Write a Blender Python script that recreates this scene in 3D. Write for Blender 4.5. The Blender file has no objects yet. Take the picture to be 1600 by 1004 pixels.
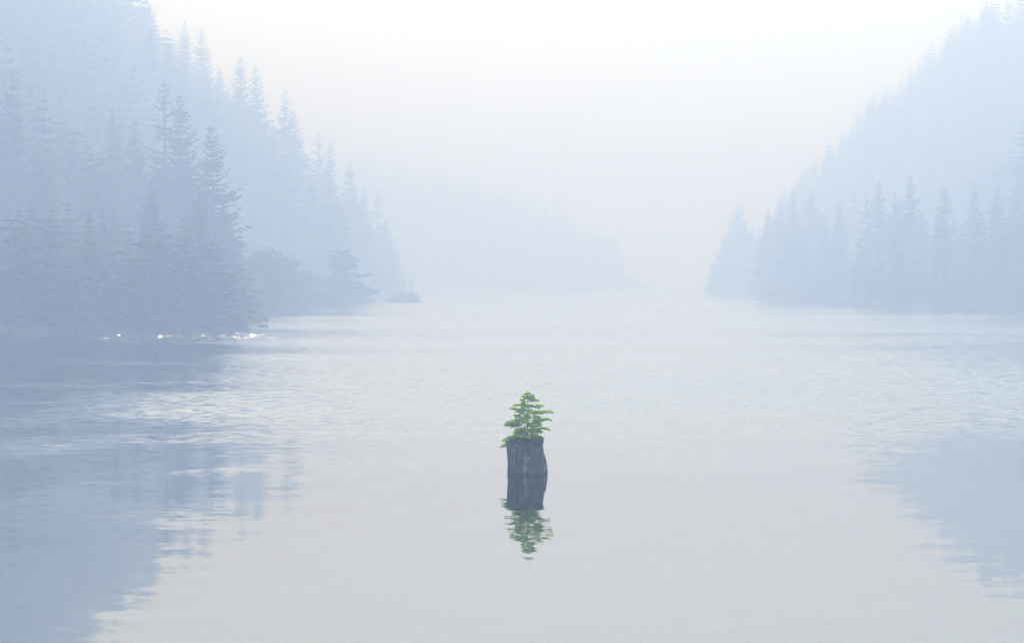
import bpy, math
import numpy as np
from mathutils import Vector, Matrix

# ------------------------------------------------------------------ camera, sky, sun, exposure
SC = bpy.context.scene
COL = SC.collection
FPX = 2667.0            # focal length in pixels of the 1600 px wide photograph
HORIZON = 438.0
HCAM = 40.9 * (740 - HORIZON) / FPX

cam_d = bpy.data.cameras.new('camera')
cam = bpy.data.objects.new('camera', cam_d)
COL.objects.link(cam)
cam_d.sensor_width = 36.0
cam_d.lens = FPX / 1600.0 * 36.0
cam_d.clip_start = 0.1
cam_d.clip_end = 8000
cam.location = (0, 0, HCAM)
cam.rotation_euler = (math.radians(90) - math.atan((502 - HORIZON) / FPX), 0, 0)
SC.camera = cam

SUN_EL, SUN_AZ = math.radians(30), math.radians(-10.8)      # azimuth measured from +Y towards +X
world = bpy.data.worlds.new('World')
SC.world = world
world.use_nodes = True
wn = world.node_tree.nodes
wl = world.node_tree.links
wn.clear()
sky = wn.new('ShaderNodeTexSky')
sky.sky_type = 'NISHITA'
sky.sun_disc = False
sky.sun_elevation = SUN_EL
sky.sun_rotation = SUN_AZ
sky.altitude = 300
sky.air_density = 1.2
sky.dust_density = 0.15
sky.ozone_density = 1.0
bg = wn.new('ShaderNodeBackground')
bg.inputs['Strength'].default_value = 0.15
wo = wn.new('ShaderNodeOutputWorld')
wl.new(sky.outputs[0], bg.inputs[0])
wl.new(bg.outputs[0], wo.inputs[0])

sun_d = bpy.data.lights.new('sun', 'SUN')
sun_d.energy = 2.4
sun_d.angle = math.radians(0.53)
sun_d.color = (1.0, 0.945, 0.85)
sun = bpy.data.objects.new('sun', sun_d)
COL.objects.link(sun)
sdir = Vector((math.sin(SUN_AZ) * math.cos(SUN_EL), math.cos(SUN_AZ) * math.cos(SUN_EL), math.sin(SUN_EL)))
sun.rotation_euler = sdir.to_track_quat('Z', 'Y').to_euler()

SC.view_settings.view_transform = 'Standard'
SC.view_settings.look = 'None'
SC.view_settings.gamma = 1.0
SC.view_settings.use_curve_mapping = False
SC.view_settings.exposure = 1.28

HAZE_DENSITY = 0.0059
HAZE_COLOR = (0.53, 0.685, 1.0)
HAZE_G = 0.05

SC.render.engine = 'CYCLES'
cy = SC.cycles
cy.max_bounces = 16
cy.diffuse_bounces = 2
cy.glossy_bounces = 3
cy.transmission_bounces = 3
cy.volume_bounces = 12
cy.transparent_max_bounces = 8
cy.caustics_reflective = False
cy.caustics_refractive = False
cy.sample_clamp_indirect = 8.0
cy.use_adaptive_sampling = False
cy.use_denoising = True
try:
    cy.denoiser = 'OPENIMAGEDENOISE'
    cy.denoising_input_passes = 'RGB_ALBEDO_NORMAL'
except Exception:
    pass

# ------------------------------------------------------------------ helpers
def put(name, me, parent=None, mat=None):
    o = bpy.data.objects.new(name, me)
    COL.objects.link(o)
    if parent is not None:
        o.parent = parent
    if mat is not None and me is not None and not me.materials:
        me.materials.append(mat)
    return o

def thing(name, label, cat, loc, group=None, rz=0.0):
    o = bpy.data.objects.new(name, None)
    o.empty_display_size = 0.2
    COL.objects.link(o)
    o.location = loc
    o.rotation_euler = (0, 0, rz)
    tag(o, label, cat, group)
    return o

def tag(o, label=None, cat=None, group=None, kind=None):
    if label: o['label'] = label
    if cat: o['category'] = cat
    if group: o['group'] = group
    if kind: o['kind'] = kind
    return o

def mesh(name, V, F, smooth=False):
    """F: (n,3) or (n,4) int array, or list of such arrays"""
    me = bpy.data.meshes.new(name)
    V = np.asarray(V, dtype=np.float32).reshape(-1, 3)
    Fs = [np.asarray(f, dtype=np.int32) for f in (F if isinstance(F, list) else [F]) if len(f)]
    me.vertices.add(len(V))
    me.vertices.foreach_set('co', V.ravel())
    loops = np.concatenate([f.ravel() for f in Fs])
    sizes = np.concatenate([np.full(len(f), f.shape[1], dtype=np.int32) for f in Fs])
    starts = np.concatenate([[0], np.cumsum(sizes)[:-1]]).astype(np.int32)
    me.loops.add(len(loops))
    me.loops.foreach_set('vertex_index', loops)
    me.polygons.add(len(sizes))
    me.polygons.foreach_set('loop_start', starts)
    me.polygons.foreach_set('loop_total', sizes)
    if smooth:
        me.polygons.foreach_set('use_smooth', np.ones(len(sizes), dtype=bool))
    me.update(calc_edges=True)
    return me

class MB:
    """collects vertices and quads/triangles for one mesh"""
    def __init__(s):
        s.v, s.f3, s.f4, s.n = [], [], [], 0
        s.rng = np.random.default_rng(5)
    def add(s, V, F):
        V = np.asarray(V, float).reshape(-1, 3)
        F = np.asarray(F, int)
        (s.f4 if F.shape[1] == 4 else s.f3).append(F + s.n)
        s.v.append(V); s.n += len(V)
    def tube(s, P, R, k=6):
        P = np.asarray(P, float); R = np.asarray(R, float)
        T = np.gradient(P, axis=0); T /= np.linalg.norm(T, axis=1)[:, None] + 1e-9
        up = np.array([0.0, 0.0, 1.0])
        up = np.where(np.abs(T[:, 2:3]) > 0.9, np.array([[1.0, 0, 0]]), up[None])
        A = np.cross(T, up); A /= np.linalg.norm(A, axis=1)[:, None]
        B = np.cross(T, A)
        a = np.arange(k) / k * 2 * math.pi
        V = P[:, None] + R[:, None, None] * (A[:, None] * np.cos(a)[None, :, None] + B[:, None] * np.sin(a)[None, :, None])
        n = len(P)
        i, j = np.meshgrid(np.arange(n - 1), np.arange(k), indexing='ij')
        q = np.stack([i * k + j, i * k + (j + 1) % k, (i + 1) * k + (j + 1) % k, (i + 1) * k + j], -1).reshape(-1, 4)
        s.add(V.reshape(-1, 3), q)
    def blades(s, base, direc, length, width, droop=0.0, side=None):
        """leaf-shaped quads: base, two shoulders, tip"""
        base = np.asarray(base, float); d = np.asarray(direc, float)
        d = d / (np.linalg.norm(d, axis=1)[:, None] + 1e-9)
        n = len(base)
        L = np.broadcast_to(np.asarray(length, float), (n,))[:, None]
        W = np.broadcast_to(np.asarray(width, float), (n,))[:, None]
        D = np.broadcast_to(np.asarray(droop, float), (n,))[:, None]
        if side is None:
            side = np.cross(d, np.array([0, 0, 1.0]))
            side = side / (np.linalg.norm(side, axis=1)[:, None] + 1e-9)
            roll = s.rng.uniform(-1.35, 1.35, n)[:, None]
            side = side * np.cos(roll) + np.cross(side, d) * np.sin(roll)
        sd = side / (np.linalg.norm(side, axis=1)[:, None] + 1e-9)
        z = np.array([[0, 0, 1.0]])
        mid = base + d * L * 0.42
        V = np.stack([base, mid + sd * W - z * D * 0.6, base + d * L - z * D, mid - sd * W - z * D * 0.6], 1)
        f = np.arange(n * 4).reshape(n, 4)
        s.add(V.reshape(-1, 3), f)
    def build(s, name, smooth=False):
        F = []
        if s.f4: F.append(np.concatenate(s.f4))
        if s.f3: F.append(np.concatenate(s.f3))
        return mesh(name, np.concatenate(s.v), F, smooth)

def vnoise(x, y, seed=0):
    """smooth 2-D value noise in -1..1"""
    x = np.asarray(x, float); y = np.asarray(y, float)
    xi = np.floor(x).astype(np.int64); yi = np.floor(y).astype(np.int64)
    fx = x - xi; fy = y - yi
    fx = fx * fx * (3 - 2 * fx); fy = fy * fy * (3 - 2 * fy)
    def h(a, b):
        n = (a * 374761393 + b * 668265263 + seed * 974711) & 0x7fffffff
        n = ((n ^ (n >> 13)) * 1274126177) & 0x7fffffff
        return ((n ^ (n >> 16)) & 0xffff) / 32767.5 - 1.0
    a = h(xi, yi) * (1 - fx) + h(xi + 1, yi) * fx
    b = h(xi, yi + 1) * (1 - fx) + h(xi + 1, yi + 1) * fx
    return a * (1 - fy) + b * fy

def fbm(x, y, seed=0, octv=4):
    s = 0.0; a = 1.0
    for k in range(octv):
        s = s + a * vnoise(x * 2 ** k, y * 2 ** k, seed + k * 17); a *= 0.5
    return s

def cY(Y):
    """survey distance to scene distance"""
    return HCAM * FPX / (446.0 + 12000.0 / Y - HORIZON)
def px2x(px, Y):
    return (px - 800.0) / FPX * Y
def py2z(py, Y):
    return HCAM + (HORIZON - py) / FPX * Y

# ------------------------------------------------------------------ materials
def new_mat(name):
    m = bpy.data.materials.new(name)
    m.use_nodes = True
    nt = m.node_tree
    return m, nt, nt.nodes['Principled BSDF']

def ramp_mat(name, cols, scale, rough=0.85, coords='Object', stretch=(1, 1, 1), bump=0.0, bump_scale=None, detail=6, spec=0.3, island=0.0):
    m, nt, p = new_mat(name)
    N, L = nt.nodes, nt.links
    tc = N.new('ShaderNodeTexCoord'); mp = N.new('ShaderNodeMapping')
    mp.inputs['Scale'].default_value = stretch
    L.new(tc.outputs[coords], mp.inputs['Vector'])
    nz = N.new('ShaderNodeTexNoise'); nz.inputs['Scale'].default_value = scale; nz.inputs['Detail'].default_value = detail
    L.new(mp.outputs[0], nz.inputs['Vector'])
    r = N.new('ShaderNodeValToRGB')
    e = r.color_ramp.elements
    while len(e) < len(cols): e.new(0.5)
    for i, (pos, c) in enumerate(cols):
        e[i].position = pos; e[i].color = (*c, 1)
    fac = nz.outputs['Fac']
    if island:
        g = N.new('ShaderNodeNewGeometry')
        ma = N.new('ShaderNodeMath'); ma.operation = 'MULTIPLY_ADD'
        ma.inputs[1].default_value = island
        L.new(g.outputs['Random Per Island'], ma.inputs[0])
        sb = N.new('ShaderNodeMath'); sb.operation = 'SUBTRACT'; sb.inputs[1].default_value = island * 0.5
        L.new(nz.outputs['Fac'], sb.inputs[0]); L.new(sb.outputs[0], ma.inputs[2])
        fac = ma.outputs[0]
    L.new(fac, r.inputs[0])
    L.new(r.outputs[0], p.inputs['Base Color'])
    p.inputs['Roughness'].default_value = rough
    p.inputs['Specular IOR Level'].default_value = spec
    if bump:
        b = N.new('ShaderNodeBump'); b.inputs['Strength'].default_value = bump
        n2 = N.new('ShaderNodeTexNoise'); n2.inputs['Scale'].default_value = bump_scale or scale * 3; n2.inputs['Detail'].default_value = 8
        L.new(mp.outputs[0], n2.inputs['Vector'])
        L.new(n2.outputs['Fac'], b.inputs['Height']); L.new(b.outputs[0], p.inputs['Normal'])
    return m

M_NEEDLE = ramp_mat('fir_needles', [(0.3, (0.018, 0.034, 0.018)), (0.7, (0.045, 0.070, 0.030))], 0.6, island=0.5)
M_BARK = ramp_mat('fir_bark', [(0.3, (0.045, 0.036, 0.030)), (0.7, (0.11, 0.09, 0.075))], 2.0, stretch=(3, 3, 0.5), bump=0.6)
M_SHRUB = ramp_mat('shrub_leaves', [(0.3, (0.05, 0.075, 0.03)), (0.7, (0.10, 0.11, 0.05))], 0.7, island=0.5)
M_GROUND = ramp_mat('forest_floor', [(0.3, (0.025, 0.032, 0.018)), (0.7, (0.06, 0.06, 0.04))], 0.15, bump=0.5)
M_ROCK = ramp_mat('shore_rock', [(0.3, (0.03, 0.03, 0.032)), (0.55, (0.075, 0.072, 0.07)), (0.75, (0.09, 0.085, 0.05))], 0.5, bump=0.7)

# ------------------------------------------------------------------ land polygons and heights
def cP(P):
    return [(X * cY(Y) / Y, cY(Y)) for X, Y in P]
LEFT = [(-140, 0)] + cP([(-75, 95), (-46, 143), (-44, 148), (-39, 163), (-30, 171), (-29, 192), (-37, 235), (-39, 261), (-39, 324),
        (-37, 425), (-44, 470), (-50, 600), (-52, 760), (-55, 900)]) + [(-48, 600), (-85, 690), (-200, 760), (-430, 780), (-430, 0)]
RIGHT = [(170, 235)] + cP([(97, 324), (79, 326), (73, 353), (78, 461), (77, 540), (84, 556), (98, 640), (106, 800), (120, 1080)]) + [(95, 760),
         (430, 820), (430, 190)]
FAR = [(-330, 800), (-75, 818), (30, 824), (56, 827), (61, 840), (72, 900), (90, 1200), (-330, 1200)]

def sdist(poly, X, Y):
    X = np.asarray(X, float); Y = np.asarray(Y, float)
    best = np.full(X.shape, 1e18); inside = np.zeros(X.shape, bool)
    n = len(poly)
    for i in range(n):
        ax, ay = poly[i]; bx, by = poly[(i + 1) % n]
        dx, dy = bx - ax, by - ay
        t = np.clip(((X - ax) * dx + (Y - ay) * dy) / (dx * dx + dy * dy), 0, 1)
        best = np.minimum(best, (X - ax - t * dx) ** 2 + (Y - ay - t * dy) ** 2)
        cond = ((ay > Y) != (by > Y))
        with np.errstate(divide='ignore', invalid='ignore'):
            xc = ax + (Y - ay) * dx / (dy if dy else 1e-12)
        inside ^= cond & (X < xc)
    d = np.sqrt(best)
    return np.where(inside, d, -d)

def profile(d, pts):
    return np.interp(d, [p[0] for p in pts], [p[1] for p in pts])

P_LEFT = [(-12, -2.5), (0, -0.05), (2, 0.9), (8, 3.2), (18, 11), (35, 27), (100, 86), (130, 92), (600, 93)]
P_RIGHT = [(-12, -2.5), (0, -0.05), (3, 0.5), (11, 2.2), (20, 6.0), (48, 38), (96, 85), (125, 92), (600, 93)]
P_FAR = [(-30, -2.5), (0, 0.0), (4, 3), (38, 26), (91, 42), (140, 57), (300, 65), (600, 66)]

P_RIGHT_NEAR = [(-12, -2.5), (0, -0.05), (3, 0.5), (11, 2.0), (38, 6.0), (80, 34), (130, 78), (160, 90), (600, 93)]
P_LEFT_NEAR = [(-12, -2.5), (0, -0.05), (2, 0.7), (8, 1.8), (30, 5.5), (60, 22), (120, 74), (160, 90), (600, 93)]
def height(which, X, Y):
    poly, prof, amp = {'l': (LEFT, P_LEFT, 1.0), 'r': (RIGHT, P_RIGHT, 1.0), 'f': (FAR, P_FAR, 1.6)}[which]
    d = sdist(poly, X, Y)
    nz = fbm(np.asarray(X) / 34.0, np.asarray(Y) / 34.0, 3) * np.clip(d / 60.0, 0, 1) * 5.0 * amp
    sh = fbm(np.asarray(X) / 5.0, np.asarray(Y) / 5.0, 9, 3) * 0.9
    dd = d + sh * np.clip(1 - np.abs(d) / 40, 0, 1)
    z = profile(dd, prof)
    if which == 'l':        # a gentle bench near the camera, a steep wall farther up the lake
        w = np.clip((np.asarray(Y) - 280) / 165.0, 0, 1); w = w * w * (3 - 2 * w)
        z = z * w + profile(dd, P_LEFT_NEAR) * (1 - w)
    if which == 'r':
        w = np.clip((np.asarray(Y) - 490) / 130.0, 0, 1); w = w * w * (3 - 2 * w)
        z = z * w + profile(dd, P_RIGHT_NEAR) * (1 - w)
    return z + nz

def terrain(name, which, x0, x1, y0, y1, step):
    xs = np.arange(x0, x1 + step, step); ys = np.arange(y0, y1 + step, step)
    X, Y = np.meshgrid(xs, ys, indexing='ij')
    Z = height(which, X, Y)
    nx, ny = X.shape
    i, j = np.meshgrid(np.arange(nx - 1), np.arange(ny - 1), indexing='ij')
    q = np.stack([i * ny + j, (i + 1) * ny + j, (i + 1) * ny + j + 1, i * ny + j + 1], -1).reshape(-1, 4)
    zq = Z.ravel()[q].max(1)
    q = q[zq > -2.4]
    V = np.stack([X, Y, Z], -1).reshape(-1, 3)
    used = np.unique(q); mp = np.full(len(V), -1); mp[used] = np.arange(len(used))
    o = put(name, mesh(name, V[used], mp[q], True), None, M_GROUND)
    o['kind'] = 'structure'
    return o

terrain('hill_left', 'l', -430, -16, 10, 780, 3.0)
terrain('hill_right', 'r', 44, 430, 190, 820, 3.0)
terrain('hill_far', 'f', -330, 100, 795, 1200, 6.0)

# ------------------------------------------------------------------ water
def water():
    V = [(-445, -240, 0), (445, -240, 0), (445, 2190, 0), (-445, 2190, 0)]
    me = mesh('lake_water', V, [np.array([[0, 1, 2, 3]])])
    m, nt, p = new_mat('lake_surface')
    N, L = nt.nodes, nt.links
    p.inputs['Base Color'].default_value = (0.345, 0.36, 0.40, 1)
    p.inputs['Metallic'].default_value = 1.0
    p.inputs['Roughness'].default_value = 0.03
    g = N.new('ShaderNodeNewGeometry')
    sep = N.new('ShaderNodeSeparateXYZ'); L.new(g.outputs['Position'], sep.inputs[0])
    def math_(op, a, b=None, c=None):
        n = N.new('ShaderNodeMath'); n.operation = op
        for k, v in enumerate((a, b, c)):
            if v is None: continue
            if isinstance(v, (int, float)): n.inputs[k].default_value = v
            else: L.new(v, n.inputs[k])
        return n.outputs[0]
    def smooth(v, lo, hi, o0=0.0, o1=1.0):
        n = N.new('ShaderNodeMapRange'); n.interpolation_type = 'SMOOTHSTEP'
        L.new(v, n.inputs[0])
        for k, x in zip((1, 2, 3, 4), (lo, hi, o0, o1)): n.inputs[k].default_value = x
        return n.outputs[0]
    def noise(scale, stretch, detail=2, off=(0, 0, 0), rough=0.5):
        mp = N.new('ShaderNodeMapping'); mp.inputs['Scale'].default_value = (*stretch, 1); mp.inputs['Location'].default_value = off
        L.new(g.outputs['Position'], mp.inputs['Vector'])
        n = N.new('ShaderNodeTexNoise'); n.inputs['Scale'].default_value = scale; n.inputs['Detail'].default_value = detail
        n.inputs['Roughness'].default_value = rough
        L.new(mp.outputs[0], n.inputs['Vector'])
        return n
    x, y = sep.outputs[0], sep.outputs[1]
    # wind on the open lake, calm water close in: the edge wanders
    wob = noise(0.09, (0.35, 1.0), 3).outputs['Fac']
    yw = math_('MULTIPLY_ADD', math_('SUBTRACT', wob, 0.5), 26.0, y)
    open_ = smooth(yw, 40.0, 58.0)
    # calm lanes
    lane = noise(0.035, (0.25, 1.0), 3, (3.1, 7.7, 0)).outputs['Fac']
    lane = smooth(lane, 0.36, 0.60, 0.35, 1.0)
    amp = math_('MULTIPLY', open_, lane)
    # sheltered lanes under the left shore
    u = math_('MULTIPLY_ADD', y, 0.165, x)
    wob2 = math_('MULTIPLY_ADD', math_('SUBTRACT', noise(0.12, (0.5, 1.0), 3, (9, 4, 0)).outputs['Fac'], 0.5), 26.0, y)
    streak = math_('MULTIPLY', smooth(wob2, 53.0, 60.0), smooth(wob2, 78.0, 68.0))
    inshore = smooth(wob2, 126.0, 136.0)
    still = math_('MULTIPLY', smooth(u, 6.0, -5.0), math_('SUBTRACT', 1.0, math_('MAXIMUM', math_('MULTIPLY', streak, smooth(u, -9.0, 0.0)), inshore)))
    amp = math_('MULTIPLY', amp, math_('SUBTRACT', 1.0, math_('MULTIPLY', still, 0.82)))
    # light cat's paws in the calm part, on the left
    paw = noise(0.16, (0.6, 1.0), 3, (11.3, 2.2, 0)).outputs['Fac']
    paw = math_('MULTIPLY', smooth(paw, 0.45, 0.62), smooth(y, 30.0, 40.0))
    paw = math_('MULTIPLY', math_('MULTIPLY', paw, 0.4), smooth(x, 2.0, -6.0))
    amp = math_('MAXIMUM', amp, paw)
    # a stronger gust close under the left shore
    gust = math_('MULTIPLY', smooth(math_('ABSOLUTE', math_('ADD', x, 27.0)), 11.0, 4.0), smooth(math_('ABSOLUTE', math_('SUBTRACT', y, 143.0)), 11.0, 6.0))
    spots = smooth(noise(1.0, (1.3, 0.5), 2, (4, 8, 0)).outputs['Fac'], 0.44, 0.56)
    gust = math_('MULTIPLY', gust, spots)
    amp = math_('MULTIPLY_ADD', gust, 0.16, amp)
    ruf = amp
    L.new(math_('MULTIPLY_ADD', ruf, 0.03, 0.02), p.inputs['Roughness'])
    amp = math_('MULTIPLY_ADD', amp, 0.70, 0.032)
    n1 = noise(4.6, (0.5, 1.0), 4, (0, 0, 0), 0.6)
    n2 = noise(1.7, (0.42, 1.0), 3, (5, 1, 0), 0.5)
    n3 = noise(1.0, (2.4, 0.45), 1, (2, 6, 0), 0.5)
    def slope(k):
        a = N.new('ShaderNodeSeparateXYZ'); L.new(n1.outputs['Color'], a.inputs[0])
        b = N.new('ShaderNodeSeparateXYZ'); L.new(n2.outputs['Color'], b.inputs[0])
        sa = math_('SUBTRACT', a.outputs[k], 0.5); sb = math_('SUBTRACT', b.outputs[k], 0.5)
        s = math_('MULTIPLY', sa, amp)
        c = N.new('ShaderNodeSeparateXYZ'); L.new(n3.outputs['Color'], c.inputs[0])
        s = math_('MULTIPLY_ADD', math_('MULTIPLY', math_('SUBTRACT', c.outputs[k], 0.5), gust), 1.4, s)
        return math_('MULTIPLY_ADD', sb, 0.038, s)
    sx = math_('MULTIPLY', slope(0), 0.7)
    # at a grazing view only the wave faces turned towards the near shore are seen
    sy = math_('MULTIPLY_ADD', ruf, -0.085, slope(1))
    cb = N.new('ShaderNodeCombineXYZ'); L.new(sx, cb.inputs[0]); L.new(sy, cb.inputs[1]); cb.inputs[2].default_value = 1.0
    nm = N.new('ShaderNodeVectorMath'); nm.operation = 'NORMALIZE'; L.new(cb.outputs[0], nm.inputs[0])
    L.new(nm.outputs[0], p.inputs['Normal'])
    o = put('lake_water', me, None, m)
    o['kind'] = 'structure'
water()

# ------------------------------------------------------------------ haze
def haze():
    x0, x1, y0, y1, z0, z1 = -455, 455, -250, 2200, -4.0, 130.0
    V = [(x, y, z) for z in (z0, z1) for y in (y0, y1) for x in (x0, x1)]
    F = np.array([[0, 2, 3, 1], [4, 5, 7, 6], [0, 1, 5, 4], [2, 6, 7, 3], [0, 4, 6, 2], [1, 3, 7, 5]])
    m = bpy.data.materials.new('smoky_air'); m.use_nodes = True
    nt = m.node_tree; nt.nodes.clear()
    out = nt.nodes.new('ShaderNodeOutputMaterial')
    v = nt.nodes.new('ShaderNodeVolumePrincipled')
    v.inputs['Color'].default_value = (*HAZE_COLOR, 1)
    v.inputs['Absorption Color'].default_value = (1, 1, 1, 1)
    v.inputs['Density'].default_value = HAZE_DENSITY
    v.inputs['Anisotropy'].default_value = HAZE_G
    v.inputs['Density Attribute'].default_value = ''
    nt.links.new(v.outputs[0], out.inputs['Volume'])
    o = put('haze', mesh('haze', V, [F]), None, m)
    tag(o, 'pale blue wildfire haze filling the whole valley', 'haze', kind='stuff')
haze()

# ------------------------------------------------------------------ conifers
def conifer_parts(seed, H, R, c0=0.12, levels=46, per=5, twigs=7, sub=2, shape=0.85, droop=0.25, gap=0.12, snag=False, k=7):
    """returns (trunk MB, crown MB); a fir of height H with crown radius R"""
    r = np.random.default_rng(seed)
    tb, cb = MB(), MB()
    bx, by = r.normal(0, 0.012, 2) * H
    def axis(t):
        return np.stack([bx * t ** 2, by * t ** 2, H * t], -1)
    t = np.linspace(0, 1, 9)
    P = axis(t); P[0, 2] = -1.2
    tb.tube(P, (0.0125 * H) * (1 - t) ** 0.8 + 0.0006 * H, k)
    ts = c0 + (1 - c0) * (np.arange(levels) + r.uniform(-0.3, 0.3, levels)) / levels
    ts = np.clip(ts, c0 * 0.8, 0.992)
    side_bias = r.uniform(0, 2 * math.pi)
    for t0 in ts:
        n = per if t0 < 0.9 else max(3, per - 2)
        az = r.uniform(0, 2 * math.pi) + np.arange(n) / n * 2 * math.pi + r.normal(0, 0.35, n)
        u = min(1.0, (1 - t0) / (1 - c0))
        for a in az:
            if r.random() < gap: continue
            L = R * (u ** shape) * r.uniform(0.62, 1.12) * (1 + 0.12 * math.cos(a - side_bias)) * (0.75 + 0.25 * min(1, (t0 - c0) / 0.12 + 0.3)) + 0.075 * R
            e0 = 0.55 * (1 - u) ** 1.2 - droop * u + r.normal(0, 0.10)         # starting pitch
            dirh = np.array([math.cos(a), math.sin(a), 0.0])
            o = axis(np.array([t0]))[0]
            m = max(2, int(round(twigs * (0.35 + 0.65 * L / R))))
            s = (np.arange(m) + 0.6) / m
            # sag in the middle, tips lifted
            def pt(q):
                q = np.asarray(q, float)
                z = L * (math.sin(e0) * q - 0.22 * u * q * (1.15 - q) + 0.10 * q ** 3)
                return o + dirh * (L * math.cos(e0) * q)[:, None] + np.stack([0 * q, 0 * q, z], -1)
            pts = pt(s)
            tan = pt(s + 0.03) - pts; tan /= np.linalg.norm(tan, axis=1)[:, None]
            lat = np.cross(tan, np.array([0, 0, 1.0])); lat /= np.linalg.norm(lat, axis=1)[:, None]
            if sub >= 2:
                q = np.linspace(0, 1, 4)
                cb.tube(pt(q), 0.006 * H / 10 * (1.05 - q) * (0.4 + L / R), 3)
            B, D, LL = [], [], []
            for sg in (-1, 1):
                tl = L * (0.20 + 0.22 * (1 - s)) * r.uniform(0.6, 1.25, m)
                d = tan * 0.75 + lat * sg * 0.8 + r.normal(0, 0.16, (m, 3)); d[:, 2] -= 0.15
                B.append(pts); D.append(d); LL.append(tl)
            B.append(pts[-1:]); D.append(tan[-1:]); LL.append(np.array([L * 0.22]))
            B = np.concatenate(B); D = np.concatenate(D); LL = np.concatenate(LL)
            D /= np.linalg.norm(D, axis=1)[:, None]
            if sub <= 1:
                h3 = pt(np.array([0.0, 0.30, 0.38]))
                D3 = np.stack([tan[0], tan[0] * 0.8 + lat[0] * 0.75, tan[0] * 0.8 - lat[0] * 0.75])
                L3 = np.array([L * 1.05, L * 0.62, L * 0.62])
                cb.blades(h3, D3, L3, L3 * 0.27, L3 * 0.18)
            else:
                cb.blades(B, D, LL, LL * 0.17, LL * 0.18)
                for q in np.linspace(0.12, 0.8, sub):
                    for sg in (-1, 1):
                        bb = B + D * (LL * q)[:, None]
                        bb[:, 2] -= LL * 0.12 * q
                        ld = np.cross(D, np.array([0, 0, 1.0]))
                        dd = D * 0.8 + ld * sg * 0.75 + r.normal(0, 0.2, D.shape); dd[:, 2] -= 0.2
                        l2 = LL * (0.42 - 0.2 * q) * r.uniform(0.6, 1.3, len(LL)) + 0.05
                        cb.blades(bb, dd, l2, l2 * 0.30, l2 * 0.25)
    # leader
    top = axis(np.array([0.965]))[0]
    cb.blades(np.repeat(top[None], 4, 0), np.stack([np.array([0.15 * math.cos(q), 0.15 * math.sin(q), 1]) for q in (0, 1.6, 3.1, 4.7)]), H * 0.03, H * 0.004)
    return tb, cb

VARS = []
specs = [dict(R=5.6, droop=0.28, shape=0.80, gap=0.10, levels=48), dict(R=4.8, droop=0.18, shape=0.85, gap=0.15, levels=44),
         dict(R=5.8, droop=0.32, shape=0.72, gap=0.16, levels=40), dict(R=4.2, droop=0.15, shape=0.8, gap=0.15, levels=50),
         dict(R=5.4, droop=0.28, shape=0.9, gap=0.10, levels=46), dict(R=3.8, droop=0.32, shape=0.65, gap=0.28, levels=34)]
for i, s in enumerate(specs):
    tb, cb = conifer_parts(100 + i, 26.0, per=6, twigs=8, sub=2, c0=0.05, **s)
    tm, cm = tb.build('fir_trunk', True), cb.build('fir_crown')
    tm.materials.append(M_BARK); cm.materials.append(M_NEEDLE)
    VARS.append((tm, cm))

def fir(px, top, Y, var, label, group, which=None, wide=1.0, rz=None, base=None):
    Y = cY(Y)
    X = px2x(px, Y)
    w = which or ('l' if X < 0 else 'r')
    z0 = float(height(w, np.array([X]), np.array([Y]))[0]) if base is None else base
    z0 = max(z0, -0.1)
    h = py2z(top, Y) - z0
    o = thing('fir_tree', label, 'tree', (X, Y, z0), group, rz if rz is not None else (px * 0.37 + top * 0.11) % 6.28)
    s = h / 26.0
    o.scale = (s * wide, s * wide, s)
    tm, cm = VARS[var]
    put('trunk', tm, o); put('crown', cm, o)
    return o

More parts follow.
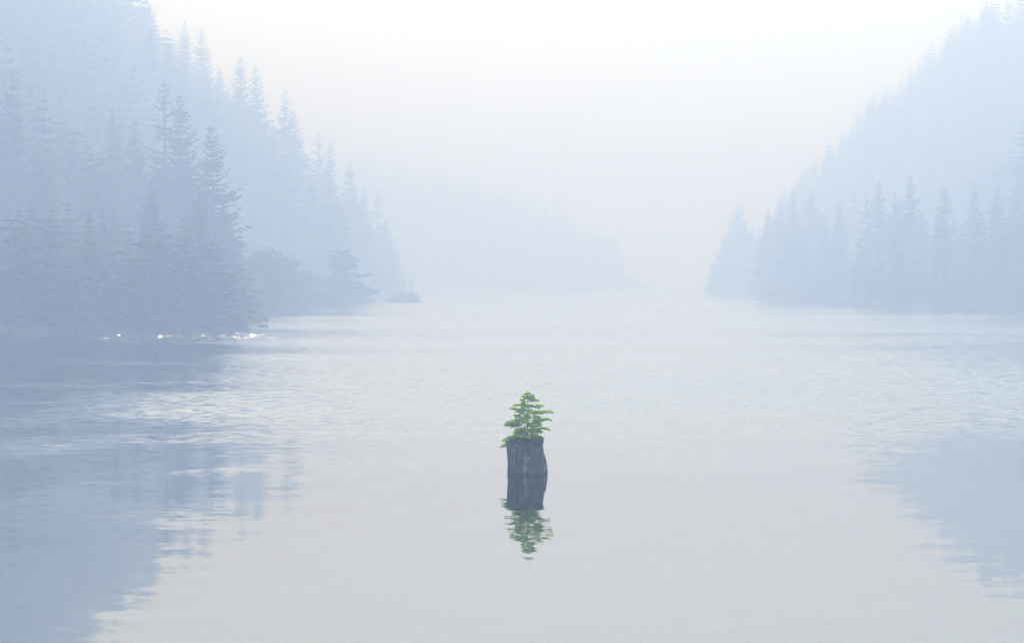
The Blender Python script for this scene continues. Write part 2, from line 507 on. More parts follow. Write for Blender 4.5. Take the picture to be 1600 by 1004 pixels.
GL, GM, GR = 'firs on the near left shore', 'firs up the left hillside', 'firs on the right shore'
trees = [
 # px, top, Y, variant, label, group, wide
 (18, -75, 480, 0, 'huge dark fir at the far left edge of the photo, top cut off', GL, 1.0),
 (72, -25, 500, 4, 'tall dim fir just right of the huge left edge fir', GL, 1.0),
 (112, -14, 530, 1, 'tall pale fir left of the thin fir touching the top edge', GL, 1.05),
 (180, -6, 560, 0, 'thin pale fir whose tip touches the top edge, left hillside', GL, 0.95),
 (150, 235, 245, 2, 'broad dark fir low on the left shore under the tall pale firs', GL, 1.1),
 (183, 172, 275, 1, 'left one of two dim firs left of the dark shore pair', GL, 1.0),
 (212, 188, 270, 4, 'right one of two dim firs left of the dark shore pair', GL, 1.0),
 (259, 128, 275, 5, 'taller ragged fir, left of the dark pair above the sun glitter', GL, 1.15),
 (283, 150, 268, 0, 'dense pointed fir, right of the dark pair above the sun glitter', GL, 0.95),
 (336, 196, 250, 2, 'darkest full fir with layered branches, rightmost on the near left shore', GL, 1.0),
 (235, 285, 200, 4, 'short dark fir standing in front of the dark pair', GL, 1.3),
 (310, 300, 205, 1, 'small dark fir between the dark pair and the rightmost shore fir', GL, 1.3),
 (60, 250, 225, 2, 'dark shoreline fir below the huge fir at the left edge', GL, 1.2),
 (105, 330, 200, 4, 'low dark shoreline fir near the left end of the waterline', GL, 1.4),
 (366, 372, 240, 4, 'small fir hugging the right foot of the darkest shore fir', GL, 1.3),
 (248, 78, 640, 3, 'very faint fir above the dark shore pair', GM, 1.1),
 (287, 33, 660, 1, 'left one of two faint firs high on the left skyline', GM, 1.1),
 (316, 46, 660, 3, 'right one of two faint firs high on the left skyline', GM, 1.2),
 (345, 105, 650, 4, 'short faint fir in the skyline dip below the two high firs', GM, 1.1),
 (376, 90, 600, 0, 'left one of the clear fir pair in mid skyline, full crown', GM, 0.9),
 (405, 104, 600, 3, 'right one of the clear fir pair in mid skyline, slender', GM, 1.1),
 (446, 142, 610, 4, 'fir with a full conical crown midway down the left skyline', GM, 1.0),
 (463, 172, 620, 2, 'fir leaning into the full conical one midway down the skyline', GM, 0.8),
 (499, 206, 640, 5, 'left one of two thin firs below the full conical skyline fir', GM, 1.0),
 (513, 222, 650, 3, 'right one of two thin firs below the full conical skyline fir', GM, 1.2),
 (545, 254, 660, 0, 'solitary pointed fir low on the left skyline', GM, 0.9),
 (566, 292, 680, 1, 'small fir next below the solitary pointed skyline fir', GM, 1.1),
 (590, 296, 720, 5, 'open crowned fir near the end of the left skyline', GM, 1.2),
 (604, 340, 740, 4, 'last tall fir before the left skyline drops to the water', GM, 1.2),
 (613, 385, 740, 1, 'lower fir at the steep end of the left point', GM, 1.3),
 (631, 411, 800, 5, 'thin spindly tree above the dark rock, left one of two', GM, 1.1),
 (643, 424, 830, 5, 'thin spindly tree above the dark rock, right one of two', GM, 1.0),
 (1146, 324, 850, 1, 'left one of the faint twin firs at the end of the right shore', GR, 1.5),
 (1158, 320, 855, 0, 'right one of the faint twin firs at the end of the right shore', GR, 1.3),
 (1130, 372, 870, 4, 'low faint fir on the water side of the faint twin firs', GR, 1.5),
 (1116, 408, 900, 4, 'lowest faint fir at the lake end of the right shore', GR, 1.6),
 (1174, 368, 845, 4, 'low faint fir between the faint twin firs and the broad clump', GR, 1.5),
 (1197, 326, 600, 3, 'slim pale fir at the left edge of the broad right shore clump', GR, 1.2),
 (1218, 312, 580, 4, 'second fir from the left in the broad right shore clump', GR, 1.2),
 (1237, 298, 566, 1, 'left one of two tall tips in the broad right shore clump', GR, 1.3),
 (1264, 297, 560, 2, 'right one of two tall tips in the broad right shore clump', GR, 1.1),
 (1283, 335, 552, 4, 'lower fir at the right edge of the broad right shore clump', GR, 1.2),
 (1311, 313, 510, 0, 'solitary pointed fir standing in the gap on the right shore', GR, 0.85),
 (1353, 298, 455, 5, 'left one of three ragged tips right of the solitary shore fir', GR, 1.2),
 (1373, 284, 440, 3, 'middle one of three ragged tips right of the solitary shore fir', GR, 1.2),
 (1388, 330, 430, 4, 'low fir filling between the ragged tips and the highest shore fir', GR, 1.2),
 (1419, 275, 420, 0, 'highest dark fir of the right shore row', GR, 0.95),
 (1402, 300, 415, 1, 'fir half hidden left of the highest right shore fir', GR, 1.1),
 (1440, 330, 405, 4, 'fir on the right shoulder of the highest right shore fir', GR, 1.1),
 (1478, 292, 400, 2, 'broad dim fir two right of the highest right shore fir', GR, 1.0),
 (1520, 288, 395, 0, 'dark blue fir starting the dim band at the right side', GR, 1.0),
 (1556, 290, 375, 4, 'dark shoreline fir between the band fir and the right edge', GR, 1.2),
 (1590, 275, 392, 1, 'tall dim fir at the right edge of the photo', GR, 1.2),
]
for (px, top, Y, v, lab, g, wd) in trees:
    fir(px, top, Y, v, lab, g, wide=wd)
GF = 'firs on the crest of the far headland'
for (px, top, Yn, v, lab) in [(690, 258, 905, 0, 'leftmost faint tip on the crest of the far headland'),
                              (738, 268, 890, 4, 'faint broad tip on the far headland, second from the left'),
                              (792, 284, 875, 1, 'faint pointed tip in the middle of the far headland crest'),
                              (872, 304, 858, 3, 'faint slender tip right of the middle of the far headland'),
                              (962, 364, 842, 0, 'last faint tip where the far headland drops to the water')]:
    k = 446.0 + 12000.0 / 1714.0
    fir(px, top, 12000.0 / (HCAM * FPX / Yn + HORIZON - 446.0), v, lab, GF, which='f', wide=1.2)

# hillside forest as one mass per slope (trees nobody could count through the haze)
def forest(name, which, n, label, xr, yr, hmin, hmax, dmin, seed, clear, sub_levels=17, dmax=1e9):
    r = np.random.default_rng(seed)
    protos = []
    for k in range(5):
        tb, cb = conifer_parts(300 + seed + k, 1.0, r.uniform(0.19, 0.29), c0=0.03, levels=sub_levels, per=6, twigs=2, sub=1, gap=0.15, k=4,
                               shape=r.uniform(0.75, 1.0), droop=r.uniform(0.1, 0.3))
        protos.append((np.concatenate(cb.v), np.concatenate(cb.f4), np.concatenate(tb.v), np.concatenate(tb.f4)))
    poly = {'l': LEFT, 'r': RIGHT, 'f': FAR}[which]
    mb = MB(); tm = MB(); wf = 1.9 if dmax < 1e8 else 1.0
    got = 0; tries = 0
    while got < n and tries < 200:
        tries += 1
        X = r.uniform(*xr, 900); Y = r.uniform(*yr, 900)
        d = sdist(poly, X, Y)
        px = 800 + X / Y * FPX
        ok = (d > dmin) & (d < dmax) & (px > -350) & (px < 1950)
        X, Y = X[ok], Y[ok]
        Z = height(which, X, Y)
        for x, y, z in zip(X, Y, Z):
            if got >= n: break
            h = r.uniform(hmin, hmax)
            lim = clear(800 + x / y * FPX, y if z < 14 else 9e9, y)
            top_allowed = py2z(lim + min(60.0, r.exponential(16.0)), y)
            if z + h > top_allowed:
                h = top_allowed - z
                if h < hmin * 0.45: continue
            cv, cf, tv, tf = protos[r.integers(5)]
            cv = cv * (wf, wf, 1)
            a = r.uniform(0, 6.28); ca, sa = math.cos(a), math.sin(a)
            M = np.array([[ca, -sa, 0], [sa, ca, 0], [0, 0, 1]]).T * h
            mb.add(cv @ M + (x, y, z), cf)
            tm.add(tv @ M + (x, y, z), tf)
            got += 1
    o = put(name, mb.build(name), None, M_NEEDLE)
    tag(o, label, 'forest', kind='stuff')
    t = put('trunks', tm.build('trunks'), o, M_BARK); t['kind'] = 'stuff'
    return o

def sky_left(px, y, y2):
    lim = np.interp(px, [-500, 0, 150, 235, 262, 300, 350, 420, 450, 520, 560, 600, 622, 640, 655, 700], [-900, -420, -200, -60, 40, 75, 120, 165, 195, 265, 310, 375, 425, 446, 452, 452])
    if y2 < cY(330):   # the near shore trees stay under the named ones
        lim = max(lim, np.interp(px, [-500, 0, 60, 150, 240, 300, 350, 390, 420, 480], [-150, 90, 130, 230, 260, 290, 320, 400, 445, 470]))
    if px > 230 and y2 < cY(500):   # keep the air behind the dark shore firs open
        lim = max(lim, np.interp(px, [230, 300, 350, 390, 420, 480, 520], [250, 290, 320, 370, 395, 435, 455]))
    if y < cY(240):
        lim = max(lim, np.interp(px, [-500, 0, 240, 350, 390], [200, 300, 330, 350, 420]))
    return lim
def sky_right(px, y, y2):
    lim = np.interp(px, [1090, 1105, 1150, 1190, 1215, 1300, 1410, 1530, 1600, 2100], [452, 440, 345, 350, 265, 185, 90, -5, -60, -500])
    if y < cY(640):
        lim = max(lim, np.interp(px, [1100, 1180, 1200, 1290, 1330, 1420, 1500, 1600, 2000], [460, 440, 350, 350, 390, 330, 335, 300, 120]))
    return lim
def sky_far(px, y, y2):
    return np.interp(px, [-500, 300, 560, 700, 790, 870, 960, 985, 996, 1010], [100, 160, 225, 268, 290, 316, 368, 405, 440, 452])

forest('forest_left', 'l', 1900, 'hazy conifer forest covering the steep left hillside', (-300, -20), (140, 700), 17, 27, 4, 1, sky_left)
forest('shore_thicket', 'l', 650, 'dense dark undergrowth of young firs along the left waterline', (-120, -20), (110, 390), 3, 9.5, 0.8, 4, sky_left, 10, 26)
forest('shore_thicket', 'r', 350, 'dim undergrowth of young firs along the right waterline', (50, 140), (230, 560), 2.5, 7, 3.5, 5, sky_right, 10, 26)
forest('forest_right', 'r', 1500, 'hazy conifer forest covering the steep right hillside', (50, 320), (250, 760), 16, 25, 5, 2, sky_right)
forest('forest_far', 'f', 900, 'very faint conifer forest on the far headland mid valley', (-230, 62), (818, 1050), 13, 22, 1, 3, sky_far, 11)

# ------------------------------------------------------------------ shrubs on the left shore
def shrub_mesh(seed, lean=0.0):
    r = np.random.default_rng(seed)
    mb, st = MB(), MB()
    for k in range(7):
        a = r.uniform(0, 6.28); t = np.linspace(0, 1, 5)[:, None]
        e = np.array([[0.34 * math.cos(a) + lean, 0.34 * math.sin(a), r.uniform(0.55, 0.95)]])
        st.tube(t * e * np.array([[1, 1, 1]]) + np.sin(t * 3) * 0.03, 0.014 * (1.15 - t[:, 0]), 4)
    cl = []
    for k in range(34):
        z = r.uniform(0.06, 1.0); rad = 0.46 * math.sqrt(max(0.02, 1 - (abs(z - 0.38) / 0.64) ** 2)); a = r.uniform(0, 6.28); q = math.sqrt(r.uniform(0.1, 1))
        cl.append((rad * q * math.cos(a) + lean * z, rad * q * math.sin(a), z))
    for c in cl:
        n = 70
        d = r.normal(0, 1, (n, 3)); d /= np.linalg.norm(d, axis=1)[:, None]
        p = np.array(c) + d * r.uniform(0.3, 1, (n, 1)) * np.array([0.16, 0.16, 0.10])
        d2 = d + r.normal(0, 0.5, (n, 3)); d2[:, 2] -= 0.2
        mb.blades(p, d2, r.uniform(0.035, 0.07, n), r.uniform(0.010, 0.02, n), 0.01)
    return st.build('shrub_stem', True), mb.build('shrub_foliage')
SHR = []
for i in range(3):
    a, b = shrub_mesh(40 + i, [0, 0.12, -0.05][i]); a.materials.append(M_BARK); b.materials.append(M_SHRUB); SHR.append((a, b))
for (px, top, Y, v, wide, lab) in [
    (402, 398, 268, 0, 1.0, 'rounded hazy bush right beside the darkest shore fir'),
    (428, 392, 292, 1, 1.0, 'second bush from the darkest shore fir along the left shore'),
    (458, 398, 315, 2, 1.1, 'third bush from the darkest shore fir along the left shore'),
    (485, 425, 335, 0, 1.3, 'low bush above the pale boulder on the left shore'),
    (515, 432, 365, 1, 1.4, 'low bush at the foot of the leaning shoreline tree'),
    (556, 448, 405, 2, 2.0, 'lowest bush near the dark rock at the waterline')]:
    Y = cY(Y); X = px2x(px, Y); z0 = max(0.0, float(height('l', np.array([X]), np.array([Y]))[0]) - 0.3)
    o = thing('shore_bush', lab, 'bush', (X, Y, z0), 'bushes on the left shore', px * 0.7)
    h = py2z(top, Y) - z0; o.scale = (h * wide, h * wide, h)
    put('stem', SHR[v][0], o); put('foliage', SHR[v][1], o)

# leaning rounded shoreline pine
def shore_pine():
    Y = cY(372); X = px2x(533, Y)
    z0 = float(height('l', np.array([X]), np.array([Y]))[0])
    H = py2z(392, Y) - z0
    r = np.random.default_rng(77)
    o = thing('shore_pine', 'bushy leaning evergreen overhanging the water left of the dark rock', 'tree', (X, Y, z0))
    tb, cb = MB(), MB()
    t = np.linspace(0, 1, 8)
    tb.tube(np.stack([0.10 * H * t ** 1.5 - 0.12 * H * t ** 3, 0 * t, H * t - 0.5 * (t == 0)], -1), 0.03 * H * (1.1 - t), 7)
    for k in range(60):
        z = r.uniform(0.12, 1.0); a = r.uniform(0, 6.28)
        L = H * 0.52 * (1 - z) ** 0.55 * r.uniform(0.5, 1.1) * (1.25 if math.cos(a) > 0 else 0.85) + 0.05 * H
        e = np.array([math.cos(a), math.sin(a), r.uniform(-0.15, 0.25)])
        b0 = np.array([0.10 * H * z ** 1.5 - 0.12 * H * z ** 3, 0, H * z])
        q = np.linspace(0, 1, 4)
        cb.tube(b0 + e * (L * q)[:, None], 0.006 * H * (1.1 - q), 3)
        for s in np.linspace(0.35, 1, 5):
            n = 46
            d = r.normal(0, 1, (n, 3)); d[:, 2] = np.abs(d[:, 2]) * 0.5; d /= np.linalg.norm(d, axis=1)[:, None]
            p = b0 + e * L * s + d * r.uniform(0, 1, (n, 1)) * np.array([0.07, 0.07, 0.03]) * H
            cb.blades(p, d, 0.05 * H * r.uniform(0.6, 1.2, n), 0.009 * H, 0.0)
    put('trunk', tb.build('pine_trunk', True), o, M_BARK); put('crown', cb.build('pine_crown'), o, M_NEEDLE)
shore_pine()

# ------------------------------------------------------------------ rocks
def rock_mesh(name, prof, depth, seed, amp=0.1, n=40, m=20):
    """a boulder: prof = (x, height) outline seen from the camera, rounded front and back"""
    xs = np.linspace(prof[0][0], prof[-1][0], n)
    hs = np.interp(xs, [p[0] for p in prof], [p[1] for p in prof])
    th = np.linspace(0, math.pi, m)
    V = []
    for x, h in zip(xs, hs):
        ph = np.abs(np.sin(th)) ** 0.55 * h
        yy = np.cos(th) * depth * (0.35 + 0.65 * min(1, h / max(hs)))
        V.append(np.stack([np.full(m, x), yy, ph], -1))
    V = np.array(V)
    a = fbm(V[..., 0] * 1.1 + seed, V[..., 2] * 1.6 + V[..., 1] * 0.7, seed, 4)
    b = fbm(V[..., 1] * 1.3 + seed, V[..., 0] * 0.9 + V[..., 2], seed + 5, 4)
    V[..., 1] += a * amp; V[..., 2] += b * amp * 0.6 * (V[..., 2] > 0.02); V[..., 0] += a * amp * 0.5
    V[..., 2] -= 0.25 * (np.arange(m) % (m - 1) == 0)[None]
    i, j = np.meshgrid(np.arange(n - 1), np.arange(m - 1), indexing='ij')
    q = np.stack([i * m + j, (i + 1) * m + j, (i + 1) * m + j + 1, i * m + j + 1], -1).reshape(-1, 4)
    return mesh(name, V.reshape(-1, 3), [q], True)

YR = cY(461.0)
S = YR / FPX
o = put('rock', rock_mesh('rock', [(-32 * S, 0.0), (-26 * S, 2 * S), (-12 * S, 8 * S), (-4 * S, 12.5 * S), (6 * S, 14.8 * S), (18 * S, 15.2 * S), (26 * S, 13.5 * S), (30 * S, 7 * S), (32.5 * S, 0)], 4.2, 5, 0.35), None, M_ROCK)
o.location = (px2x(626, YR), YR, 0)
o.scale.y = 0.8
tag(o, 'low dark hump of rock in the water off the left point', 'rock')
for (px, py, Y, w, h, sd, lab) in [
    (487, 470, 352, 3.2, 3.0, 11, 'pale boulder at the foot of the bushes on the left shore'),
    (505, 476, 366, 2.4, 1.6, 12, 'small boulder at the waterline right of the pale boulder'),
    (575, 471, 440, 2.6, 1.2, 13, 'flat stone nearest the left end of the dark rock')]:
    Y = cY(Y); w *= 0.78; h *= 0.78
    X = px2x(px, Y)
    o = put('boulder', rock_mesh('boulder', [(-w, 0), (-w * 0.8, h * 0.5), (-w * 0.3, h), (w * 0.4, h * 0.9), (w * 0.85, h * 0.45), (w, 0)], w * 0.7, sd, 0.3, 22, 12), None, M_ROCK)
    o.location = (X, Y, max(-0.1, float(height('l', np.array([X]), np.array([Y]))[0]) - 0.4))
    tag(o, lab, 'boulder', 'boulders on the left shore')

def shore_stones(name, poly, seed, n, label, seg):
    r = np.random.default_rng(seed)
    P = np.array(poly[seg[0]:seg[1]], float)
    ln = np.linalg.norm(np.diff(P, axis=0), axis=1); cum = np.concatenate([[0], np.cumsum(ln)])
    mb = MB()
    th, ph = np.meshgrid(np.linspace(0, math.pi, 5), np.arange(6) / 6 * 2 * math.pi, indexing='ij')
    base = np.stack([np.sin(th) * np.cos(ph), np.sin(th) * np.sin(ph), np.cos(th)], -1).reshape(-1, 3)
    i, j = np.meshgrid(np.arange(4), np.arange(6), indexing='ij')
    q = np.stack([i * 6 + j, (i + 1) * 6 + j, (i + 1) * 6 + (j + 1) % 6, i * 6 + (j + 1) % 6], -1).reshape(-1, 4)
    wh = 'l' if poly is LEFT else 'r'
    for k in range(n):
        s = r.uniform(0, cum[-1]); x = np.interp(s, cum, P[:, 0]); y = np.interp(s, cum, P[:, 1])
        x += r.normal(0, 1.6); y += r.normal(0, 1.6)
        z = float(height(wh, np.array([x]), np.array([y]))[0])
        if z < -0.4: continue
        sz = r.gamma(2.0, 0.18) + 0.12
        V = base * (1 + r.normal(0, 0.14, (len(base), 1))) * np.array([sz * r.uniform(0.8, 1.5), sz * r.uniform(0.8, 1.3), sz * r.uniform(0.45, 0.8)])
        mb.add(V + (x, y, max(z, 0.0)), q)
    o = put(name, mb.build(name, True), None, M_ROCK)
    tag(o, label, 'stones', kind='stuff')
shore_stones('shore_stones', RIGHT, 21, 420, 'loose grey stones along the right waterline', (0, 8))
shore_stones('shore_stones', LEFT, 22, 420, 'loose grey stones along the left waterline', (1, 12))

# ------------------------------------------------------------------ the stump
YS = HCAM * FPX / (740 - HORIZON)
SX = YS / FPX                       # metres per photo pixel at the stump
XS = px2x(820.5, YS)

def wood_mat():
    m, nt, p = new_mat('weathered_stump_wood')
    N, L = nt.nodes, nt.links
    tc = N.new('ShaderNodeTexCoord')
    mp = N.new('ShaderNodeMapping'); mp.inputs['Scale'].default_value = (1, 1, 0.10); L.new(tc.outputs['Object'], mp.inputs[0])
    n1 = N.new('ShaderNodeTexNoise'); n1.inputs['Scale'].default_value = 26; n1.inputs['Detail'].default_value = 8; L.new(mp.outputs[0], n1.inputs[0])
    n2 = N.new('ShaderNodeTexNoise'); n2.inputs['Scale'].default_value = 3.0; n2.inputs['Detail'].default_value = 5; L.new(tc.outputs['Object'], n2.inputs[0])
    r1 = N.new('ShaderNodeValToRGB'); e = r1.color_ramp.elements
    e[0].position = 0.38; e[0].color = (0.022, 0.023, 0.018, 1); e[1].position = 0.64; e[1].color = (0.14, 0.115, 0.092, 1)
    L.new(n1.outputs['Fac'], r1.inputs[0])
    # pale scuffs where the surface has flaked
    n3 = N.new('ShaderNodeTexNoise'); n3.inputs['Scale'].default_value = 9; n3.inputs['Detail'].default_value = 9; n3.inputs['Roughness'].default_value = 0.7
    mp3 = N.new('ShaderNodeMapping'); mp3.inputs['Scale'].default_value = (1.0, 1.0, 0.35); mp3.inputs['Rotation'].default_value = (0, 0.5, 0)
    L.new(tc.outputs['Object'], mp3.inputs[0]); L.new(mp3.outputs[0], n3.inputs[0])
    r3 = N.new('ShaderNodeValToRGB'); e = r3.color_ramp.elements
    e[0].position = 0.53; e[0].color = (0, 0, 0, 1); e[1].position = 0.66; e[1].color = (1, 1, 1, 1)
    L.new(n3.outputs['Fac'], r3.inputs[0])
    mx = N.new('ShaderNodeMixRGB'); mx.inputs[2].default_value = (0.34, 0.31, 0.28, 1)
    L.new(r3.outputs[0], mx.inputs[0]); L.new(r1.outputs[0], mx.inputs[1])
    mu = N.new('ShaderNodeMixRGB'); mu.blend_type = 'MULTIPLY'; mu.inputs[0].default_value = 0.7
    r2 = N.new('ShaderNodeValToRGB'); e = r2.color_ramp.elements
    e[0].position = 0.3; e[0].color = (0.55, 0.55, 0.58, 1); e[1].position = 0.7; e[1].color = (1.1, 1.1, 1.1, 1)
    L.new(n2.outputs['Fac'], r2.inputs[0]); L.new(mx.outputs[0], mu.inputs[1]); L.new(r2.outputs[0], mu.inputs[2])
    # wet band at the waterline
    sp = N.new('ShaderNodeSeparateXYZ'); L.new(tc.outputs['Object'], sp.inputs[0])
    wz = N.new('ShaderNodeMath'); wz.operation = 'MULTIPLY_ADD'; wz.inputs[1].default_value = 0.10
    L.new(n2.outputs['Fac'], wz.inputs[0]); L.new(sp.outputs[2], wz.inputs[2])
    wr = N.new('ShaderNodeMapRange'); L.new(wz.outputs[0], wr.inputs[0])
    for k_, v_ in zip((1, 2, 3, 4), (0.07, 0.13, 0.4, 1.0)): wr.inputs[k_].default_value = v_
    wm = N.new('ShaderNodeMixRGB'); wm.blend_type = 'MULTIPLY'; wm.inputs[0].default_value = 1.0
    L.new(mu.outputs[0], wm.inputs[1]); L.new(wr.outputs[0], wm.inputs[2])
    L.new(wm.outputs[0], p.inputs['Base Color'])
    p.inputs['Roughness'].default_value = 0.85
    b = N.new('ShaderNodeBump'); b.inputs['Strength'].default_value = 1.0; b.inputs['Distance'].default_value = 0.04
    L.new(n1.outputs['Fac'], b.inputs['Height']); L.new(b.outputs[0], p.inputs['Normal'])
    return m
M_WOOD = wood_mat()
M_SOIL = ramp_mat('rotten_wood_soil', [(0.3, (0.03, 0.022, 0.016)), (0.7, (0.09, 0.065, 0.04))], 14, bump=0.8)

def leaf_mat(name, dark, light, trans):
    m, nt, p = new_mat(name)
    N, L = nt.nodes, nt.links
    g = N.new('ShaderNodeNewGeometry')
    r = N.new('ShaderNodeValToRGB'); e = r.color_ramp.elements
    e[0].position = 0.0; e[0].color = (*dark, 1); e[1].position = 1.0; e[1].color = (*light, 1)
    L.new(g.outputs['Random Per Island'], r.inputs[0])
    L.new(r.outputs[0], p.inputs['Base Color'])
    p.inputs['Roughness'].default_value = 0.55; p.inputs['Specular IOR Level'].default_value = 0.25
    t = N.new('ShaderNodeBsdfTranslucent'); L.new(r.outputs[0], t.inputs[0])
    mx = N.new('ShaderNodeMixShader'); mx.inputs[0].default_value = trans
    L.new(p.outputs[0], mx.inputs[1]); L.new(t.outputs[0], mx.inputs[2])
    L.new(mx.outputs[0], nt.nodes['Material Output'].inputs['Surface'])
    return m
M_SAP = leaf_mat('young_needles', (0.18, 0.46, 0.002), (0.76, 0.95, 0.002), 0.62)
M_MOSS = leaf_mat('moss', (0.05, 0.09, 0.012), (0.16, 0.26, 0.025), 0.25)
M_DRY = leaf_mat('dry_litter', (0.06, 0.045, 0.02), (0.17, 0.13, 0.05), 0.2)
M_TWIG = ramp_mat('reddish_twig_bark', [(0.3, (0.055, 0.030, 0.024)), (0.7, (0.12, 0.07, 0.05))], 30, bump=0.4)

def stump_radius(a, z):
    """radius of the stump at azimuth a (0 = +X) and height z"""
    left = 28.0 * SX                       # towards -X
    rt = np.interp(z, [-0.3, 0.0, 0.08, 0.15, 0.27, 0.38, 0.50, 0.61, 0.85], [37, 36.3, 36, 35.5, 34.3, 32.5, 30, 28.6, 27.8]) * SX
    c = np.cos(a)
    w = np.clip(c, 0, 1) ** 1.5
    r = left * (1 - w) + rt * w
    r = r * (1.0 + 0.012 * np.sin(z * 5 + a))
    fl = fbm(a * 4.2 + 20, z * 0.5 + 7, 61, 4) * 0.022 + np.abs(vnoise(a * 7.3 + 5, z * 0.7 + 2, 77)) * -0.022
    nz = fbm(a * 2.0 + 10, z * 2.6 + 4, 31, 5) * 0.013
    knot = 0.03 * np.exp(-((a - 4.9) ** 2 / 0.05 + (z - 0.36) ** 2 / 0.008)) - 0.035 * np.exp(-((a - 4.35) ** 2 / 0.02 + (z - 0.56) ** 2 / 0.03))
    return r + fl + nz + knot

def stump():
    o = thing('tree_stump', 'grey weathered tree stump standing in the water, bearing the green sapling', 'stump', (XS, YS, 0))
    n, m = 160, 44
    a = np.arange(n) / n * 2 * math.pi
    top = 0.805 + 0.035 * fbm(a * 2.2, a * 0 + 3, 5, 4) + 0.03 * np.cos(a - 3.4)
    V = []
    for k in range(m):
        t = k / (m - 1)
        z = -0.35 + (top + 0.35) * t
        r = stump_radius(a, z)
        V.append(np.stack([r * np.cos(a), r * np.sin(a) * 0.92, z], -1))
    # lip and inner wall
    r = stump_radius(a, top)
    V.append(np.stack([(r - 0.035) * np.cos(a), (r - 0.035) * np.sin(a) * 0.92, top + 0.006], -1))
    V.append(np.stack([(r - 0.07) * np.cos(a), (r - 0.07) * np.sin(a) * 0.92, top - 0.10], -1))
    mm = len(V)
    i, j = np.meshgrid(np.arange(mm - 1), np.arange(n), indexing='ij')
    q = np.stack([i * n + j, i * n + (j + 1) % n, (i + 1) * n + (j + 1) % n, (i + 1) * n + j], -1).reshape(-1, 4)
    put('trunk_wall', mesh('trunk_wall', np.concatenate(V), [q], True), o, M_WOOD)
    # soil filling the hollow top
    rr = np.linspace(0.02, 1, 8)
    V = []
    for s in rr:
        rad = (stump_radius(a, 0.8) - 0.05) * s
        x, y = rad * np.cos(a), rad * np.sin(a) * 0.92
        V.append(np.stack([x, y, 0.80 + 0.05 * (1 - s ** 2) + 0.02 * fbm(x * 8, y * 8, 4)], -1))
    i, j = np.meshgrid(np.arange(len(rr) - 1), np.arange(n), indexing='ij')
    q = np.stack([i * n + j, i * n + (j + 1) % n, (i + 1) * n + (j + 1) % n, (i + 1) * n + j], -1).reshape(-1, 4)
    put('soil_cap', mesh('soil_cap', np.concatenate(V), [q], True), o, M_SOIL)
    # splinters standing on the broken rim
    r = np.random.default_rng(8)
    for az, h in [(3.05, 0.10), (3.5, 0.06), (4.0, 0.05), (4.75, 0.04), (5.3, 0.07), (5.8, 0.10), (6.1, 0.13), (0.3, 0.10), (2.6, 0.08)]:
        mb = MB(); R = float(stump_radius(np.array([az]), 0.8)[0]) - 0.022
        w = r.uniform(0.02, 0.045)
        da = w / R
        P = []
        for (q_, zz) in ((-da, 0.0), (da, 0.0), (da * 0.4, h * 0.7), (r.uniform(-.5, .3) * da, h)):
            for dr in (-0.012, 0.012):
                P.append(((R + dr) * math.cos(az + q_), (R + dr) * math.sin(az + q_) * 0.92, 0.79 + zz))
        mb.add(P, [[0, 1, 3, 2], [2, 3, 5, 4], [4, 5, 7, 6], [6, 7, 1, 0]])
        mb.add(P, [[0, 2, 4], [0, 4, 6], [1, 5, 3], [1, 7, 5]])
        put('splinter', mb.build('splinter'), o, M_WOOD)
    # long cracks: raised bark ridges left on the wall
    for az, z0, z1 in [(4.2, 0.1, 0.72), (4.55, 0.3, 0.78), (4.95, 0.05, 0.5), (5.25, 0.35, 0.8), (3.85, 0.25, 0.7), (5.6, 0.0, 0.45)]:
        z = np.linspace(z0, z1, 9); aa = az + 0.05 * np.sin(z * 7 + az * 5)
        R = np.array([float(stump_radius(np.array([x]), y)[0]) for x, y in zip(aa, z)]) + 0.002
        mb = MB(); mb.tube(np.stack([R * np.cos(aa), R * np.sin(aa) * 0.92, z], -1), 0.012 * np.sin(np.linspace(0.15, 3.0, 9)) + 0.003, 5)
        put('bark_ridge', mb.build('bark_ridge', True), o, M_WOOD)
    # moss round the rim, hanging over the edge
    for (a0, a1, n_, mat, nm, hang) in [(2.6, 4.6, 900, M_MOSS, 'moss', 0.10), (4.5, 6.0, 700, M_MOSS, 'moss', 0.06), (5.5, 6.6, 500, M_DRY, 'dry_litter', 0.06), (3.4, 5.2, 260, M_DRY, 'dry_litter', 0.05)]:
        mb = MB()
        az = r.uniform(a0, a1, n_)
        R = stump_radius(az, 0.8) + 0.012 - np.abs(r.normal(0, 0.07, n_))
        edge = R > stump_radius(az, 0.8) - 0.02
        z = 0.835 + 0.02 * r.normal(0, 1, n_) - edge * np.abs(r.normal(0, hang * 0.55, n_))
        p = np.stack([R * np.cos(az), R * np.sin(az) * 0.92, z], -1)
        d = np.stack([np.cos(az), np.sin(az), r.normal(0.3, 0.5, n_)], -1) + r.normal(0, 0.5, (n_, 3))
        d[edge, 2] -= 0.8
        mb.blades(p, d, r.uniform(0.025, 0.065, n_), r.uniform(0.005, 0.011, n_), 0.005)
        put(nm, mb.build(nm), o, mat)['kind'] = 'stuff'
    return o
stump()

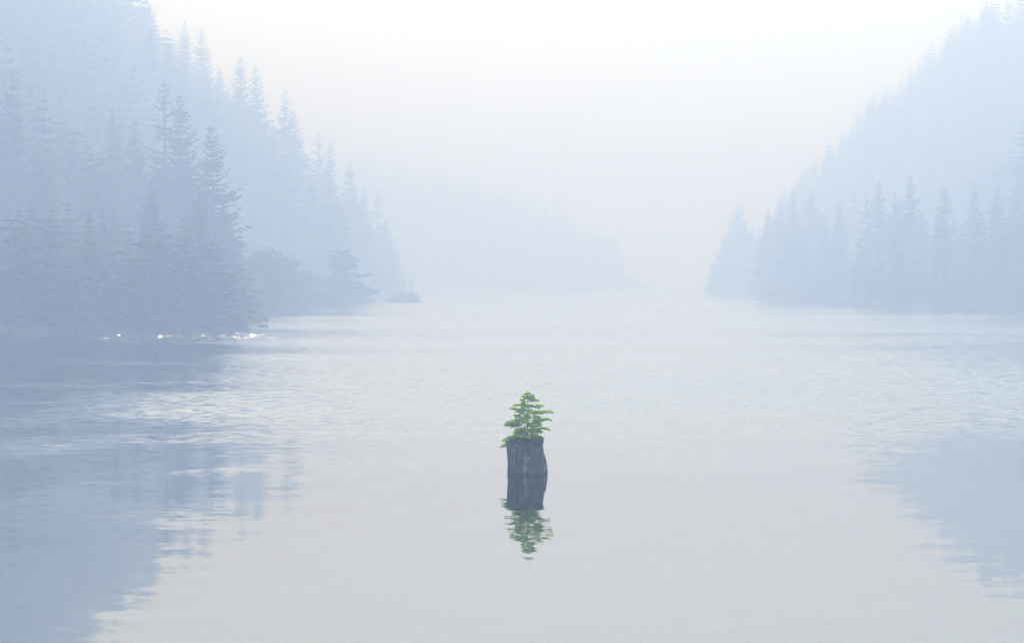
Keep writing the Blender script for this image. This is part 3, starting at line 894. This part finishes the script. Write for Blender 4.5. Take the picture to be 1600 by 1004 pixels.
# ------------------------------------------------------------------ the sapling on the stump
def sapling():
    r = np.random.default_rng(14)
    bx = (823 - 820.5) * SX
    o = thing('fir_sapling', 'small bright green fir sapling growing on top of the stump', 'sapling', (XS + bx, YS - 0.02, 0.80))
    H = (684 - 606) * SX
    zz = np.linspace(0, 1, 12)
    def ax(t):
        t = np.asarray(t, float)
        return np.stack([0.02 * np.sin(t * 3) + 0.015 * t, 0.01 * np.sin(t * 5), H * t], -1)
    mb = MB(); mb.tube(ax(zz), 0.017 * (1 - zz) ** 0.8 + 0.003, 7)
    put('trunk', mb.build('sapling_trunk', True), o, M_TWIG)
    # outline of the photo: half widths in px to the left / right at heights above the stump top
    hs = [0, 4, 10, 20, 30, 40, 48, 58, 66, 73, 79]
    lw = [32, 38, 37, 34, 29, 27, 23, 22, 14, 9, 3]
    rw = [22, 25, 30, 34, 31, 34, 33, 20, 19, 12, 3]
    whorls = [0.02, 0.05, 0.09, 0.15, 0.18, 0.27, 0.30, 0.39, 0.43, 0.52, 0.56, 0.65, 0.70, 0.78, 0.85, 0.92]
    plan = []
    for t0, a, lp in [(0.03, 3.14, 38), (0.09, 2.85, 36), (0.13, 3.45, 33), (0.20, 3.1, 33), (0.27, 3.4, 29), (0.35, 2.9, 31), (0.40, 3.3, 22), (0.52, 2.8, 26),
                      (0.56, 3.2, 18), (0.66, 3.1, 21), (0.72, 2.6, 10), (0.78, 3.2, 11), (0.05, 0.1, 24), (0.15, -0.25, 31), (0.31, -0.1, 33),
                      (0.47, 0.15, 36), (0.50, -0.5, 24), (0.63, 0.1, 22), (0.75, -0.15, 16), (0.79, 0.3, 9), (0.85, 0.0, 10), (0.86, 3.0, 8)]:
        plan.append((t0, a, lp * SX))
    for wi, t0 in enumerate(whorls):
        nb = 6 if t0 < 0.2 else (4 if t0 < 0.6 else 3)
        if t0 > 0.8: nb = 3
        a0 = r.uniform(0, 6.28)
        for b in range(nb):
            a = a0 + b / nb * 2 * math.pi + r.normal(0, 0.25)
            hp = t0 * 78 + 3
            plan.append((t0, a, (np.interp(hp, hs, rw) if math.cos(a) > 0 else np.interp(hp, hs, lw)) * SX * r.uniform(0.35, 0.8)))
    for t0, a, L in plan:
            e0 = 0.24 + 0.5 * t0 + r.normal(0, 0.25)
            dh = np.array([math.cos(a), math.sin(a), 0.0]); o0 = ax([t0])[0]
            def pt(q):
                q = np.asarray(q, float)
                return o0 + dh * (L * q)[:, None] + np.stack([0 * q, 0 * q, L * (math.sin(e0) * q - 0.35 * q ** 2)], -1)
            br = MB(); q = np.linspace(0, 1, 5)
            br.tube(pt(q), 0.0055 * (1.1 - q) * (0.5 + L), 4)
            # side twigs in a flat spray
            nd = MB()
            segs = [(pt(np.linspace(0.38, 1, 6)))]
            m = max(2, int(L / 0.07))
            for s in (np.arange(m) + 0.5) / m * 0.66 + 0.34:
                for sg in (-1, 1):
                    p0 = pt([s])[0]; tn = pt([s + 0.02])[0] - p0; tn /= np.linalg.norm(tn)
                    la = np.cross(tn, (0, 0, 1.0)); la /= np.linalg.norm(la)
                    d = tn * 0.75 + la * sg * 0.75 + r.normal(0, 0.12, 3); d /= np.linalg.norm(d); 
                    l = L * (0.42 - 0.25 * s) * r.uniform(0.7, 1.25) + 0.025
                    p1 = p0 + d * l; p1[2] -= l * 0.12
                    br.tube(np.stack([p0, (p0 + p1) / 2 + (0, 0, 0.01 * l), p1]), np.array([0.0022, 0.0016, 0.001]), 3)
                    segs.append(np.linspace(p0, p1, 4))
            for sg_ in segs:
                for k in range(len(sg_) - 1):
                    A, B = sg_[k], sg_[k + 1]; tn = (B - A); ln = np.linalg.norm(tn); tn = tn / (ln + 1e-9)
                    cnt = max(14, int(ln / 0.0019))
                    q = r.uniform(0, 1, cnt)[:, None]
                    base = A + (B - A) * q
                    la = np.cross(tn, (0, 0, 1.0)); la /= np.linalg.norm(la) + 1e-9
                    sgn = np.where(r.random(cnt) < 0.5, -1.0, 1.0)[:, None]
                    d = tn * 0.6 + la * sgn * 0.55 + r.normal(0, 0.5, (cnt, 3)); d[:, 2] += 0.05
                    nd.blades(base, d, r.uniform(0.028, 0.055, cnt), r.uniform(0.0045, 0.0075, cnt), 0.0)
            bo = put('branch', br.build('branch', True), o, M_TWIG)
            put('needles', nd.build('needles'), bo, M_SAP)
    # leader tuft
    nd = MB(); n = 70
    q = r.uniform(0.90, 1.0, n); base = ax(q)
    d = r.normal(0, 0.6, (n, 3)); d[:, 2] += 0.7
    nd.blades(base, d, r.uniform(0.02, 0.04, n), 0.0045, 0.0)
    put('leader_needles', nd.build('leader_needles'), o, M_SAP)
sapling()
